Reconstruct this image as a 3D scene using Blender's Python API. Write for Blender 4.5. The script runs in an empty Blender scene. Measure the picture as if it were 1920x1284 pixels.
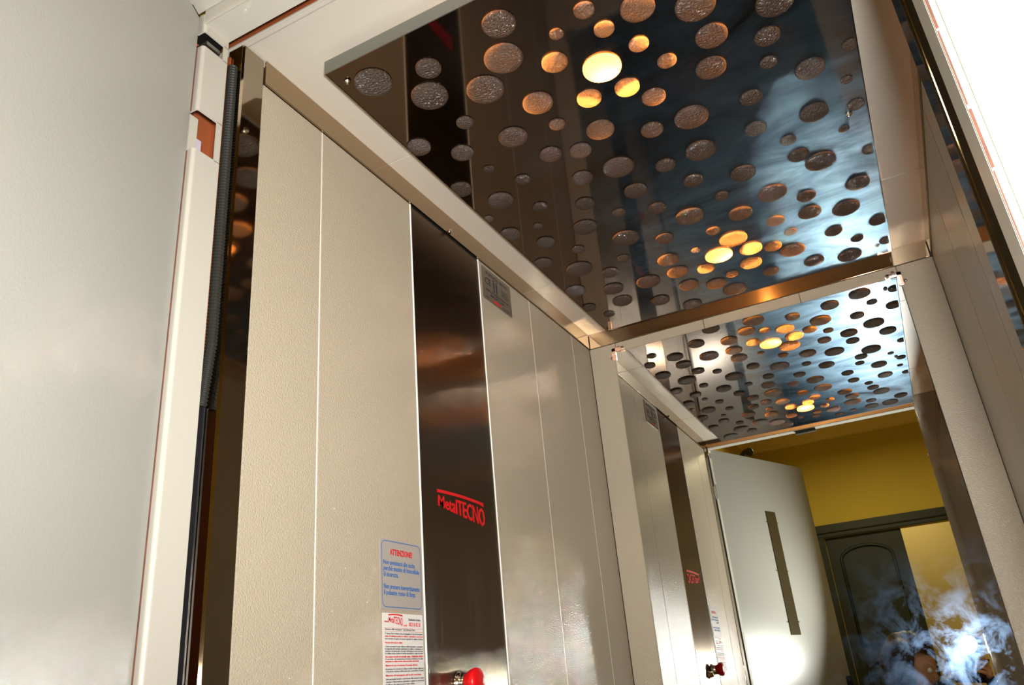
import bpy, bmesh, math, random
from mathutils import Vector, Matrix
from mathutils.geometry import tessellate_polygon
random.seed(7)
SC = bpy.context.scene
S = 0.9            # metres per survey unit
Z0 = 1.15          # height of the camera above the floor
def P(x, y, z): return Vector((S*x, S*y, S*z + Z0))

# ------------------------------------------------------------ camera
cd = bpy.data.cameras.new('camera'); cam = bpy.data.objects.new('camera', cd)
SC.collection.objects.link(cam); SC.camera = cam
cd.sensor_width = 36.0; cd.lens = 1481.72/1920*36.0; cd.clip_start = 0.005; cd.clip_end = 50
RX = Vector((0.88078951, 0.46620447, -0.08284461))
RY = Vector((0.25645146, -0.32259955, 0.91113236))
RZ = Vector((0.39804835, -0.82376145, -0.40370112))     # points back towards the photographer
CR = Matrix((RX, RY, RZ)).transposed()
cam.matrix_world = Matrix.Translation(P(0, 0, 0)) @ CR.to_4x4()

# ------------------------------------------------------------ render look
SC.view_settings.view_transform = 'Standard'; SC.view_settings.look = 'None'
SC.view_settings.gamma = 1.0; SC.view_settings.use_curve_mapping = False
SC.view_settings.exposure = -0.12
cy = SC.cycles
cy.max_bounces = 12; cy.diffuse_bounces = 4; cy.glossy_bounces = 8; cy.transmission_bounces = 8
cy.caustics_reflective = True; cy.caustics_refractive = False
cy.blur_glossy = 0.6; cy.sample_clamp_indirect = 0.0; cy.sample_clamp_direct = 0.0
w = bpy.data.worlds.new('world'); SC.world = w; w.use_nodes = True
w.node_tree.nodes['Background'].inputs[0].default_value = (0.9, 0.85, 0.7, 1)
w.node_tree.nodes['Background'].inputs[1].default_value = 0.012

def light(name, kind, loc, power, color, **kw):
    d = bpy.data.lights.new(name, kind); d.energy = power; d.color = color
    for k, v in kw.items(): setattr(d, k, v)
    o = bpy.data.objects.new(name, d); SC.collection.objects.link(o); o.location = loc
    return o
# the flash of the camera, in front of its pop-up head
FL = P(0, 0, 0) + Vector((0.063, -0.035, 0.045))
flash = light('camera_flash', 'AREA', FL, 18.5, (1.0, 0.985, 0.955), shape='DISK', size=0.078, spread=math.radians(118))
flash.matrix_world = Matrix.Translation(FL) @ CR.to_4x4()
# warm fill light added for the landing, its source unseen
land = light('landing_fill', 'AREA', P(-0.3, -1.0, 1.60), 20.0, (1.0, 0.80, 0.46), shape='DISK', size=0.45)

farl = light('far_room_fill', 'AREA', P(-0.1, -2.75, 1.6), 8.0, (1.0, 0.85, 0.6), shape='DISK', size=0.4)  # added fill to brighten the room beyond the green door

# ------------------------------------------------------------ materials
def mat(name, col, rough=0.5, metal=0.0, spec=0.5, bump=0.0, bscale=50.0, var=0.0, vscale=3.0, emit=None, estr=0.0, coat=0.0):
    m = bpy.data.materials.new(name); m.use_nodes = True
    nt = m.node_tree; b = nt.nodes['Principled BSDF']
    b.inputs['Base Color'].default_value = (*col, 1); b.inputs['Roughness'].default_value = rough
    b.inputs['Metallic'].default_value = metal; b.inputs['Specular IOR Level'].default_value = spec
    b.inputs['Coat Weight'].default_value = coat
    tc = nt.nodes.new('ShaderNodeTexCoord')
    if var > 0:
        n = nt.nodes.new('ShaderNodeTexNoise'); n.inputs['Scale'].default_value = vscale; n.inputs['Detail'].default_value = 4
        r = nt.nodes.new('ShaderNodeMix'); r.data_type = 'RGBA'
        r.inputs[6].default_value = (*[c*(1-var) for c in col], 1); r.inputs[7].default_value = (*[min(1, c*(1+var)) for c in col], 1)
        nt.links.new(tc.outputs['Object'], n.inputs['Vector']); nt.links.new(n.outputs['Fac'], r.inputs[0])
        nt.links.new(r.outputs[2], b.inputs['Base Color'])
    if bump > 0:
        n = nt.nodes.new('ShaderNodeTexNoise'); n.inputs['Scale'].default_value = bscale; n.inputs['Detail'].default_value = 2
        bp = nt.nodes.new('ShaderNodeBump'); bp.inputs['Strength'].default_value = bump; bp.inputs['Distance'].default_value = 0.002
        nt.links.new(tc.outputs['Object'], n.inputs['Vector']); nt.links.new(n.outputs['Fac'], bp.inputs['Height'])
        nt.links.new(bp.outputs['Normal'], b.inputs['Normal'])
    if emit:
        b.inputs['Emission Color'].default_value = (*emit, 1); b.inputs['Emission Strength'].default_value = estr
    return m

CREAM = mat('cream_laminate', (0.42, 0.357, 0.265), rough=0.17, spec=0.5, bump=0.6, bscale=420)
CREAM_PAINT = mat('cream_paint', (0.44, 0.415, 0.355), rough=0.35, bump=0.1, bscale=300)
JOINT = mat('white_strip_joint_glint', (0.86, 0.84, 0.78), rough=0.4)  # white in the wall joints paints in bevels catching the flash
DOOR_PAINT = mat('grey_cream_paint', (0.37, 0.365, 0.325), rough=0.3, bump=0.1, bscale=300)
JOINT_DARK = mat('brown_joint_strip', (0.16, 0.09, 0.05), rough=0.5)
MIRROR_STEEL = mat('polished_steel', (0.43, 0.325, 0.215), rough=0.07, metal=1.0)
POST_STEEL = mat('polished_post_steel', (0.42, 0.36, 0.28), rough=0.06, metal=1.0)
GREY_STEEL = mat('grey_steel', (0.32, 0.33, 0.31), rough=0.4, metal=1.0)
CHROME = mat('chrome', (0.72, 0.66, 0.60), rough=0.12, metal=1.0)
PINK_CHROME = mat('copper_tinted_chrome', (0.75, 0.50, 0.40), rough=0.2, metal=1.0)
BLACK = mat('black_plastic', (0.012, 0.012, 0.014), rough=0.45)
DARK_RUBBER = mat('dark_rubber', (0.022, 0.022, 0.018), rough=0.35)
RED_OXIDE = mat('red_oxide_paint', (0.28, 0.07, 0.02), rough=0.6, var=0.25, vscale=12)
GALV = mat('galvanised_top', (0.07, 0.065, 0.06), rough=0.7)
YELLOW = mat('ochre_plaster', (0.56, 0.43, 0.055), rough=0.8, bump=0.3, bscale=60, var=0.05)
YELLOW_LIGHT = mat('pale_ochre_plaster', (0.78, 0.62, 0.22), rough=0.8)
GREEN = mat('dark_green_wood', (0.006, 0.012, 0.003), rough=0.55, var=0.4, vscale=6)
DIRT = mat('dirty_gasket', (0.14, 0.055, 0.035), rough=0.9, var=0.6, vscale=60)
GASKET = mat('pale_gasket', (0.62, 0.55, 0.40), rough=0.7)
RED_PLASTIC = mat('red_plastic', (0.62, 0.005, 0.008), rough=0.35, spec=0.3)
RED_PRINT = mat('red_print', (0.60, 0.01, 0.012), rough=0.4)
BLUE_PRINT = mat('blue_print', (0.015, 0.11, 0.36), rough=0.5)
BLACK_PRINT = mat('black_print', (0.03, 0.03, 0.035), rough=0.5)
SIGN_GREY = mat('grey_sticker', (0.36, 0.32, 0.28), rough=0.4)
SHEET_WHITE = mat('white_sheet', (0.72, 0.68, 0.64), rough=0.5)
PLATE_METAL = mat('aluminium_plate', (0.33, 0.29, 0.22), rough=0.35, metal=0.7)
FLOOR_M = mat('grey_rubber_floor', (0.12, 0.12, 0.13), rough=0.7, bump=0.3, bscale=200)
TILE_M = mat('terracotta_tile', (0.30, 0.17, 0.10), rough=0.4, var=0.2)
LILAC = mat('lilac_grey_lever', (0.50, 0.42, 0.50), rough=0.5)
SKIN = mat('skin', (0.55, 0.30, 0.20), rough=0.5)
HAIR = mat('dark_hair', (0.014, 0.006, 0.005), rough=0.5, bump=0.6, bscale=120)
BLUE_CLOTH = mat('dark_blue_cloth', (0.015, 0.035, 0.12), rough=0.85, bump=0.4, bscale=90, var=0.3)
DARK_CLOTH = mat('dark_trousers', (0.02, 0.022, 0.03), rough=0.9)
GLASS_STRIP = mat('smoked_window', (0.10, 0.085, 0.05), rough=0.15, metal=0.6)

def smudged(name, col, lo, film, f0, scale, lo_mask, hi_mask, grad=None, stretch=(1, 1, 1), metal=1.0, smear_rough=0.33, dist=1.2):
    """polished sheet with a smeared film; on panel and column its tint paints in flash glare; grad=(axis, from, to) is where it shows"""
    m = bpy.data.materials.new(name); m.use_nodes = True; nt = m.node_tree; N = nt.nodes; L = nt.links
    b = N['Principled BSDF']; b.inputs['Base Color'].default_value = (*col, 1); b.inputs['Metallic'].default_value = metal
    b.inputs['Roughness'].default_value = lo
    g = N.new('ShaderNodeBsdfPrincipled'); g.inputs['Base Color'].default_value = (*film, 1); g.inputs['Metallic'].default_value = 1.0
    g.inputs['Roughness'].default_value = smear_rough
    tc = N.new('ShaderNodeTexCoord'); mp = N.new('ShaderNodeMapping'); mp.inputs['Scale'].default_value = stretch
    L.new(tc.outputs['Object'], mp.inputs['Vector'])
    n = N.new('ShaderNodeTexNoise'); n.inputs['Scale'].default_value = scale; n.inputs['Detail'].default_value = 6
    n.inputs['Roughness'].default_value = 0.62; n.inputs['Distortion'].default_value = dist
    L.new(mp.outputs[0], n.inputs['Vector'])
    r = N.new('ShaderNodeMapRange'); r.inputs['From Min'].default_value = lo_mask; r.inputs['From Max'].default_value = hi_mask
    L.new(n.outputs['Fac'], r.inputs['Value']); out = r.outputs[0]
    if grad:
        for (axis, a0, a1) in grad:
            sx = N.new('ShaderNodeSeparateXYZ'); L.new(tc.outputs['Object'], sx.inputs[0])
            r2 = N.new('ShaderNodeMapRange'); r2.inputs['From Min'].default_value = a0; r2.inputs['From Max'].default_value = a1
            L.new(sx.outputs[axis], r2.inputs['Value'])
            mu = N.new('ShaderNodeMath'); mu.operation = 'MULTIPLY'; L.new(out, mu.inputs[0]); L.new(r2.outputs[0], mu.inputs[1]); out = mu.outputs[0]
    mx = N.new('ShaderNodeMath'); mx.operation = 'MULTIPLY'; mx.inputs[1].default_value = f0; L.new(out, mx.inputs[0])
    ms = N.new('ShaderNodeMixShader'); L.new(mx.outputs[0], ms.inputs[0]); L.new(b.outputs[0], ms.inputs[1]); L.new(g.outputs[0], ms.inputs[2])
    L.new(ms.outputs[0], N['Material Output'].inputs['Surface'])
    return m
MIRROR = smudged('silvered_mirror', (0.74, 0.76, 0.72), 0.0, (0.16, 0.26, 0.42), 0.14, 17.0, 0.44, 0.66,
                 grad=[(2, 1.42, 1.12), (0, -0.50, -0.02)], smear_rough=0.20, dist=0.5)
PANEL_STEEL = smudged('smeared_glare_steel_panel', (0.14, 0.092, 0.06), 0.05, (0.21, 0.35, 0.49), 0.7, 3.2, 0.22, 0.64,
                 grad=[(0, -0.55, 0.0), (1, 0.60, 1.5)], stretch=(1, 2.2, 1), smear_rough=0.42)  # bluish tint of the smears paints in scattered flash glare
COP_STEEL = smudged('brushed_steel_column', (0.20, 0.15, 0.105), 0.26, (0.30, 0.33, 0.30), 0.5, 3.0, 0.5, 0.8,
                 grad=[(2, 1.40, 1.12)], stretch=(1, 5, 0.6), smear_rough=0.42)  # grey-green film paints reflected flash onto the lower column
# the column is brushed upright, so its reflections spread sideways
nt_ = COP_STEEL.node_tree
for b in [n_ for n_ in nt_.nodes if n_.type == 'BSDF_PRINCIPLED']:
    b.inputs['Anisotropic'].default_value = 0.85
    cv = nt_.nodes.new('ShaderNodeCombineXYZ'); cv.inputs[1].default_value = 1.0
    nt_.links.new(cv.outputs[0], b.inputs['Tangent'])

def lens_material():
    m = bpy.data.materials.new('bubbled_glass'); m.use_nodes = True; nt = m.node_tree; N = nt.nodes; L = nt.links
    N.remove(N['Principled BSDF'])
    tc = N.new('ShaderNodeTexCoord')
    v = N.new('ShaderNodeTexVoronoi'); v.inputs['Scale'].default_value = 260.0; L.new(tc.outputs['Object'], v.inputs['Vector'])
    v2 = N.new('ShaderNodeTexNoise'); v2.inputs['Scale'].default_value = 420.0; L.new(tc.outputs['Object'], v2.inputs['Vector'])
    ad = N.new('ShaderNodeMath'); L.new(v.outputs['Distance'], ad.inputs[0]); L.new(v2.outputs['Fac'], ad.inputs[1])
    bp = N.new('ShaderNodeBump'); bp.inputs['Strength'].default_value = 1.0; bp.inputs['Distance'].default_value = 0.003
    L.new(ad.outputs[0], bp.inputs['Height'])
    t = N.new('ShaderNodeBsdfTranslucent'); t.inputs['Color'].default_value = (0.20, 0.148, 0.105, 1)
    d = N.new('ShaderNodeBsdfDiffuse'); d.inputs['Color'].default_value = (0.085, 0.066, 0.052, 1); L.new(bp.outputs[0], d.inputs['Normal'])
    g = N.new('ShaderNodeBsdfGlossy'); g.inputs['Roughness'].default_value = 0.10; L.new(bp.outputs[0], g.inputs['Normal'])
    a = N.new('ShaderNodeMixShader'); a.inputs[0].default_value = 0.45; L.new(t.outputs[0], a.inputs[1]); L.new(d.outputs[0], a.inputs[2])
    c = N.new('ShaderNodeMixShader'); c.inputs[0].default_value = 0.08; L.new(a.outputs[0], c.inputs[1]); L.new(g.outputs[0], c.inputs[2])
    L.new(c.outputs[0], N['Material Output'].inputs['Surface'])
    return m
LENS = lens_material()
BULB = mat('lit_bulb', (1, 0.8, 0.5), emit=(1.0, 0.40, 0.09), estr=3600.0)

# ------------------------------------------------------------ mesh helpers
def link(name, me, parent=None, label=None, cat=None, group=None, kind=None, loc=None):
    o = bpy.data.objects.new(name, me); SC.collection.objects.link(o)
    if loc is not None: o.location = loc
    if parent is not None:
        o.parent = parent; o.matrix_parent_inverse = Matrix.Translation(-root_loc(parent))
    if label: o['label'] = label
    if cat: o['category'] = cat
    if group: o['group'] = group
    if kind: o['kind'] = kind
    return o
def root_loc(o):
    v = Vector(o.location)
    return v
def thing(name, loc, label, cat, group=None):
    return link(name, None, None, label, cat, group, None, loc)
def fin(bm, name, material, smooth=False):
    me = bpy.data.meshes.new(name)
    bmesh.ops.recalc_face_normals(bm, faces=bm.faces)
    bm.to_mesh(me); bm.free()
    for m in (material if isinstance(material, (list, tuple)) else [material]): me.materials.append(m)
    if smooth:
        for p in me.polygons: p.use_smooth = True
    return me
def box(bm, x0, x1, y0, y1, z0, z1, bevel=0.0, unit=True, mi=0):
    """box in survey units (unit=True) or in metres"""
    if unit: a, b = P(min(x0, x1), min(y0, y1), min(z0, z1)), P(max(x0, x1), max(y0, y1), max(z0, z1))
    else: a, b = Vector((min(x0, x1), min(y0, y1), min(z0, z1))), Vector((max(x0, x1), max(y0, y1), max(z0, z1)))
    r = bmesh.ops.create_cube(bm, size=1.0)
    vs = r['verts']
    for v in vs:
        v.co = Vector([(a[i]+b[i])/2 + v.co[i]*(b[i]-a[i]) for i in range(3)])
    fs = {f for v in vs for f in v.link_faces}
    for f in fs: f.material_index = mi
    if bevel > 0:
        es = {e for v in vs for e in v.link_edges}
        bmesh.ops.bevel(bm, geom=list(es), offset=bevel, segments=2, affect='EDGES', clamp_overlap=True)
def one_box(name, m, dims, parent=None, bevel=0.0, unit=True, **kw):
    bm = bmesh.new(); box(bm, *dims, bevel=bevel, unit=unit); return link(name, fin(bm, name, m), parent, **kw)
def tube(bm, pts, r, seg=12, caps=True):
    """round bar through world points; r is one radius or one per point"""
    pts = [Vector(p) for p in pts]; rs = r if isinstance(r, (list, tuple)) else [r]*len(pts)
    rings = []; up = None
    for i, p in enumerate(pts):
        t = (pts[min(i+1, len(pts)-1)] - pts[max(i-1, 0)]).normalized()
        if up is None:
            up = t.orthogonal().normalized()
        up = (up - t*up.dot(t)).normalized(); sd = t.cross(up)
        rings.append([bm.verts.new(p + (up*math.cos(2*math.pi*k/seg) + sd*math.sin(2*math.pi*k/seg))*rs[i]) for k in range(seg)])
    for a, b in zip(rings, rings[1:]):
        for k in range(seg):
            bm.faces.new((a[k], a[(k+1) % seg], b[(k+1) % seg], b[k]))
    if caps:
        bm.faces.new(rings[0][::-1]); bm.faces.new(rings[-1])
def lathe(bm, base, axis, prof, seg=32):
    """prof: (distance along axis, radius) from world base"""
    base = Vector(base); axis = Vector(axis).normalized()
    tube(bm, [base + axis*d for d, r in prof], [max(r, 1e-5) for d, r in prof], seg)
def ball(bm, c, r, seg=16, sc=(1, 1, 1), rot=None):
    res = bmesh.ops.create_uvsphere(bm, u_segments=seg, v_segments=max(6, seg//2), radius=r)
    for v in res['verts']:
        q = Vector((v.co.x*sc[0], v.co.y*sc[1], v.co.z*sc[2]))
        if rot: q = rot @ q
        v.co = q + Vector(c)
def screw(c, n, r, parent, name='screw', m=None):
    bm = bmesh.new(); n = Vector(n).normalized(); c = Vector(c)
    lathe(bm, c, n, [(0, r), (r*0.35, r*0.95), (r*0.7, r*0.6), (r*0.75, r*0.3), (r*0.35, r*0.22)], 16)
    return link(name, fin(bm, name, m or CHROME, True), parent)
def text_mesh(txt, size, M, m, name, parent, align='LEFT', width=None, depth=0.0003, warp=None, bold=0.0, space=1.0, bevel=0.0, label=None):
    cu = bpy.data.curves.new(name, 'FONT'); cu.body = txt; cu.size = size; cu.align_x = align
    cu.extrude = depth/2; cu.offset = bold; cu.space_line = space; cu.resolution_u = 2; cu.bevel_depth = bevel
    o = bpy.data.objects.new(name, cu); SC.collection.objects.link(o)
    bpy.context.view_layer.update()
    dg = bpy.context.evaluated_depsgraph_get()
    me = bpy.data.meshes.new_from_object(o.evaluated_get(dg)); bpy.data.objects.remove(o); bpy.data.curves.remove(cu)
    xs = [v.co.x for v in me.vertices]
    if width and xs:
        k = width/(max(xs)-min(xs)); x0 = {'LEFT': 0, 'CENTER': 0, 'RIGHT': 0}[align]
        for v in me.vertices: v.co.x *= k
    if warp:
        for v in me.vertices: v.co = warp(v.co)
    me.transform(M); me.materials.clear(); me.materials.append(m); me.name = name
    return link(name, me, parent, label=label)

# survey numbers
A, B, D = -0.8124, 0.2148, 2.2561
ZB, ZC, HP = 1.0, 1.0515, 1.0047      # band bottom, ceiling, perforated panel underside
YF = 0.735                            # front edge of the car
FZ = -Z0/S                            # floor

# ------------------------------------------------------------ the car shell
def panel_wall(name, axis, plane, inward, cuts, z0, z1, joint=0.0024, skip=(), jm=None):
    """row of laminate panels with joint strips between them, the pale ones painting in bevel highlights; axis: 0 wall runs along x, 1 along y"""
    bm = bmesh.new(); t = 0.012
    for a, b in zip(cuts, cuts[1:]):
        if (a, b) in skip: continue
        if axis == 1: box(bm, plane, plane-inward*t, a+joint/2, b-joint/2, z0, z1, bevel=0.0008)
        else: box(bm, a+joint/2, b-joint/2, plane, plane-inward*t, z0, z1, bevel=0.0008)
    for c in cuts[1:-1]:
        if axis == 1: box(bm, plane-inward*0.0006, plane-inward*t, c-joint/2, c+joint/2, z0, z1, mi=1)
        else: box(bm, c-joint/2, c+joint/2, plane-inward*0.0006, plane-inward*t, z0, z1, mi=1)
    return link(name, fin(bm, name, [CREAM, jm or JOINT]), kind='structure')
CUTL = [0.785, 0.9405, 1.2294, 1.5291, 1.8131, 2.108, D]
panel_wall('wall_left', 1, A, 1, CUTL, FZ, 0.9992, skip=((1.2294, 1.5291),))
panel_wall('wall_right', 1, B, -1, [0.785, 0.94, 1.23, 1.53, 1.813, 2.108, D], FZ, 0.9992, jm=JOINT_DARK)
wb = panel_wall('wall_back', 0, D, -1, [A, -0.723, -0.433, -0.145, 0.1195, B], FZ, 0.9992, jm=JOINT_DARK)
# ceiling of the car, boards with thin joints running across
bm = bmesh.new()
YJ = [YF+0.012, 1.146, 1.858, D+0.012]
for a, b in zip(YJ, YJ[1:]): box(bm, A-0.012, B+0.012, a+0.0008, b-0.0008, ZC, ZC+0.016, bevel=0.0008)
box(bm, A-0.012, B+0.012, YF+0.01, D, ZC+0.006, ZC+0.016, mi=1)
link('ceiling', fin(bm, 'ceiling', [CREAM_PAINT, JOINT]), kind='structure')
# front face of the car roof above the entrance
one_box('trim_header', CREAM_PAINT, (A-0.06, B+0.06, YF, YF+0.012, ZC, ZC+0.0075), kind='structure', bevel=0.002)
one_box('floor', FLOOR_M, (A-0.012, B+0.012, YF-0.02, D+0.012, FZ-0.03, FZ), kind='structure')
# polished bands round the top of the walls
TH = 0.004
one_box('trim_1', MIRROR_STEEL, (A, A+TH, 0.7865, D-TH*1.5, ZB, ZC-0.0005), kind='structure', bevel=0.0004)
one_box('trim_2', MIRROR_STEEL, (A+TH*1.5, B-TH*1.5, D-TH, D, ZB, ZC-0.0005), kind='structure', bevel=0.0004)
one_box('trim_3', MIRROR_STEEL, (B-TH, B, 0.7865, D-TH*1.5, ZB, ZC-0.0005), kind='structure', bevel=0.0004)
# polished columns either side of the entrance
bm = bmesh.new()
box(bm, A-0.035, A+0.0024, YF, 0.785, FZ, ZC-0.001, bevel=0.003)
pl = link('steel_door_post', fin(bm, 'steel_door_post', POST_STEEL), label='polished steel door post left of the cream panels, reflecting round ceiling lenses', cat='door post')
one_box('painted_flange', RED_OXIDE, (A-0.058, A-0.0245, YF-0.004, YF-0.001, 0.40, 1.03), pl, label='reddish brown painted flange')
one_box('lower_flange', BLACK, (A-0.058, A-0.0215, YF-0.004, YF-0.001, FZ, 0.40), pl, label='black lower flange')
bm = bmesh.new()
box(bm, 0.117, B+0.002, YF, 0.785, FZ, ZC-0.001, bevel=0.003)
pr = link('steel_door_post', fin(bm, 'steel_door_post', POST_STEEL), label='polished steel door post at the right of the entrance, a dark narrow strip', cat='door post')
for zz in (0.79, 0.765, 0.70, -0.1):
    screw(P(0.117, 0.76, zz), (-1, 0, 0), 0.0035, pr)

# corrugated hose in the gap behind the landing jamb
bm = bmesh.new(); pts = []; rs = []
n = 440
for i in range(n):
    t = i/(n-1); z = 0.995 - t*0.60
    pts.append(P(-0.8235 - 0.012*max(0, t-0.85)**1*6, 0.7262, z)); rs.append(0.0076 if i % 4 < 2 else 0.0062)
tube(bm, pts, rs, 12)
link('corrugated_hose', fin(bm, 'corrugated_hose', DARK_RUBBER, False), label='black corrugated hose hanging between the left cream jamb and steel post', cat='hose')
# bulkhead behind the gap
one_box('shaft_beam', RED_OXIDE, (A-0.06, B+0.2, YF+0.006, YF+0.02, ZC+0.0078, ZC+0.09), label='reddish brown steel beam seen through the slot above the car entrance', cat='beam')

# ------------------------------------------------------------ control column
t = thing('control_column', P(A, 1.379, FZ), 'tall dark steel control column set into the left wall between cream panels', 'control panel')
CX = A - 0.001
bm = bmesh.new(); box(bm, CX, CX-0.010, 1.2325, 1.5275, FZ, 0.9965, bevel=0.0008)
link('faceplate', fin(bm, 'faceplate', COP_STEEL), t)
one_box('side_strip', JOINT, (A+0.0008, A-0.011, 1.2300, 1.2322, FZ, 0.9985), t, label='thin pale strip along the side of the steel column')
one_box('side_strip', JOINT, (A+0.0008, A-0.011, 1.5277, 1.5291, FZ, 0.9985), t, label='thin pale strip along the side of the steel column')
one_box('top_gap_shade', BLACK, (A-0.003, A-0.011, 1.2325, 1.5275, 0.9966, 0.9995), t)  # black bar painting in the shade of the gap
bm = bmesh.new(); lathe(bm, P(A+0.004, 1.381, 1.003), (1, 0, -0.2), [(0, .003), (.004, .003), (.004, .0055), (.008, .005), (.009, .0)], 16)
link('hook_screw', fin(bm, 'hook_screw', CHROME, True), t)
# writing on walls: local x -> +y, local y -> +z, facing +x
def wall_m(y, z, x=A+0.0006): return Matrix.Translation(P(x, y, z)) @ Matrix(((0, 0, 1), (1, 0, 0), (0, 1, 0))).to_4x4()
def logo(y, z, w, hh, parent, x, depth, bevel=0.0, m=RED_PRINT):
    """lettering that grows towards the right under a slanting bar"""
    M = wall_m(y, z, x)
    def warp(co):
        u = co.x/w; v = co.y/hh
        lo = 0.36*(1-u); hi = 0.78 + 0.04*math.sin(math.pi*u)
        return Vector((co.x, hh*(lo + (hi-lo)*v), co.z))
    text_mesh('MetalTECNO', hh*1.36, M, m, 'lettering', parent, width=w, depth=depth, warp=warp, bold=hh*0.016, bevel=bevel)
    bm = bmesh.new(); n = 24
    for i in range(n):
        u0, u1 = i/n, (i+1)/n
        q = []
        for u, k in ((u0, 0), (u1, 0), (u1, 1), (u0, 1)):
            yy = hh*((0.86 + 0.05*math.sin(math.pi*u)) + k*0.12 - (0.10*max(0, u-0.9)*10 if k == 0 else 0)*0.5)
            q.append(Vector((u*w, yy, 0)))
        f = [bm.verts.new(M @ (p + Vector((0, 0, depth/2)))) for p in q]; g = [bm.verts.new(M @ (p - Vector((0, 0, depth/2)))) for p in q]
        bm.faces.new(f); bm.faces.new(g[::-1])
        for k in range(4): bm.faces.new((f[k], g[k], g[(k+1) % 4], f[(k+1) % 4]))
    link('logo_bar', fin(bm, 'logo_bar', m), parent)
logo(1.290, 0.323, 0.180*S, 0.051*S, t, CX+0.0008, 0.0008, m=RED_PLASTIC)
# stop button
bc = P(CX, 1.335, 0.024)
sb = link('stop_button', None, t, loc=None)
def part(name, bm, m, parent, smooth=True, label=None): return link(name, fin(bm, name, m, smooth), parent, label=label)
bm = bmesh.new(); lathe(bm, bc, (1, 0, 0), [(0, .019), (.004, .019), (.006, .016), (.012, .0145), (.020, .0145)], 32)
stem = part('button_collar', bm, CHROME, t, label='dark chrome collar')
bm = bmesh.new(); lathe(bm, bc + Vector((.014, 0, 0)), (1, 0, 0), [(0, .014), (.006, .0155), (.013, .020), (.019, .0212), (.024, .0195), (.027, .012), (.0275, 0)], 40)
part('button_cap', bm, RED_PLASTIC, t, label='red mushroom cap')
bpy.data.objects.remove(sb)
bm = bmesh.new(); lathe(bm, P(CX, 1.398, 0.008), (1, 0, 0), [(0, .012), (.003, .012), (.005, .009), (.016, .0085), (.017, .006), (.012, .0)], 28)
part('key_switch', bm, PINK_CHROME, t, label='round brass-tinted key switch')
for k, (yy, zz) in enumerate(((1.34, -0.10), (1.42, -0.10), (1.34, -0.20), (1.42, -0.20))):
    bm = bmesh.new(); lathe(bm, P(CX, yy, zz), (1, 0, 0), [(0, .015), (.003, .015), (.0035, .012), (.002, .0)], 24)
    part('floor_button', bm, CHROME, t)

# rating plate
def plate_poly(name, y0, y1, z0, z1, r, x, th, m, parent=None, **kw):
    bm = bmesh.new(); pts = []
    a, b = P(0, y0, z0), P(0, y1, z1)
    for cx, cz, s0 in ((b.y-r, b.z-r, 0), (a.y+r, b.z-r, 90), (a.y+r, a.z+r, 180), (b.y-r, a.z+r, 270)):
        for k in range(6):
            an = math.radians(s0 + k*18); pts.append((cx + r*math.cos(an), cz + r*math.sin(an)))
    X = P(x, 0, 0).x
    f = [bm.verts.new((X+th, p[0], p[1])) for p in pts]; g = [bm.verts.new((X, p[0], p[1])) for p in pts]
    bm.faces.new(f); bm.faces.new(g[::-1]); n = len(f)
    for k in range(n): bm.faces.new((f[k], g[k], g[(k+1) % n], f[(k+1) % n]))
    return link(name, fin(bm, name, m), parent, **kw)
def frame_poly(name, y0, y1, z0, z1, r, lw, x, th, m, parent):
    bm = bmesh.new(); X = P(x, 0, 0).x; rings = []
    for ins in (0, lw):
        a, b = P(0, y0, z0), P(0, y1, z1); rr = r-ins; pts = []
        for cx, cz, s0 in ((b.y-r, b.z-r, 0), (a.y+r, b.z-r, 90), (a.y+r, a.z+r, 180), (b.y-r, a.z+r, 270)):
            for k in range(6):
                an = math.radians(s0 + k*18); pts.append((cx + rr*math.cos(an), cz + rr*math.sin(an)))
        rings.append([bm.verts.new((X+th, p[0], p[1])) for p in pts])
    n = len(rings[0])
    for k in range(n): bm.faces.new((rings[0][k], rings[0][(k+1) % n], rings[1][(k+1) % n], rings[1][k]))
    return link(name, fin(bm, name, m), parent)
XW = A + 0.0003
rp = thing('rating_plate', P(A, 1.616, 0.898), 'small grey metal plate reading PORTATA 180 KG, right of the steel column', 'sign')
plate_poly('plate', 1.540, 1.694, 0.898, 0.990, 0.004, XW, 0.0012, PLATE_METAL, rp)
XT = XW + 0.0018
def wtxt(txt, y, z, size, m, parent, name='lettering', **kw):
    return text_mesh(txt, size*S, wall_m(y, z, XT), m, name, parent, **kw)
wtxt('PORTATA: 180 KG', 1.617, 0.972, 0.0125, BLACK_PRINT, rp, align='CENTER', width=0.110*S, bold=0.0001)
wtxt('CE', 1.553, 0.944, 0.027, BLACK_PRINT, rp, width=0.030*S, bold=0.0003)
for yy in (1.600, 1.615):
    bm = bmesh.new()
    box(bm, XT, XT+0.0003, yy-0.0035, yy+0.0035, 0.948, 0.962); box(bm, XT, XT+0.0003, yy-0.0028, yy+0.0028, 0.934, 0.948)
    ball(bm, P(XT+0.0002, yy, 0.9665), 0.003, 10, (0.15, 1, 1)); link('person_icon', fin(bm, 'person_icon', BLACK_PRINT), rp)
wtxt('Persone n.\nCapienza 2\nMatr. 0418', 1.640, 0.954, 0.0085, BLACK_PRINT, rp, space=0.9)
wtxt('ANNO DI COSTRUZIONE: 2006', 1.617, 0.925, 0.0085, BLACK_PRINT, rp, align='CENTER', width=0.124*S, bold=0.0001)
wtxt('IMPIANTO: PM 1', 1.617, 0.915, 0.0085, BLACK_PRINT, rp, align='CENTER', width=0.075*S, bold=0.0001)
wtxt('www.', 1.552, 0.904, 0.0075, BLACK_PRINT, rp)
wtxt('MetalTECNO', 1.590, 0.903, 0.0105, RED_PRINT, rp, width=0.042*S, bold=0.0002)
wtxt('.com ascensori', 1.636, 0.904, 0.007, BLACK_PRINT, rp, width=0.044*S)

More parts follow.
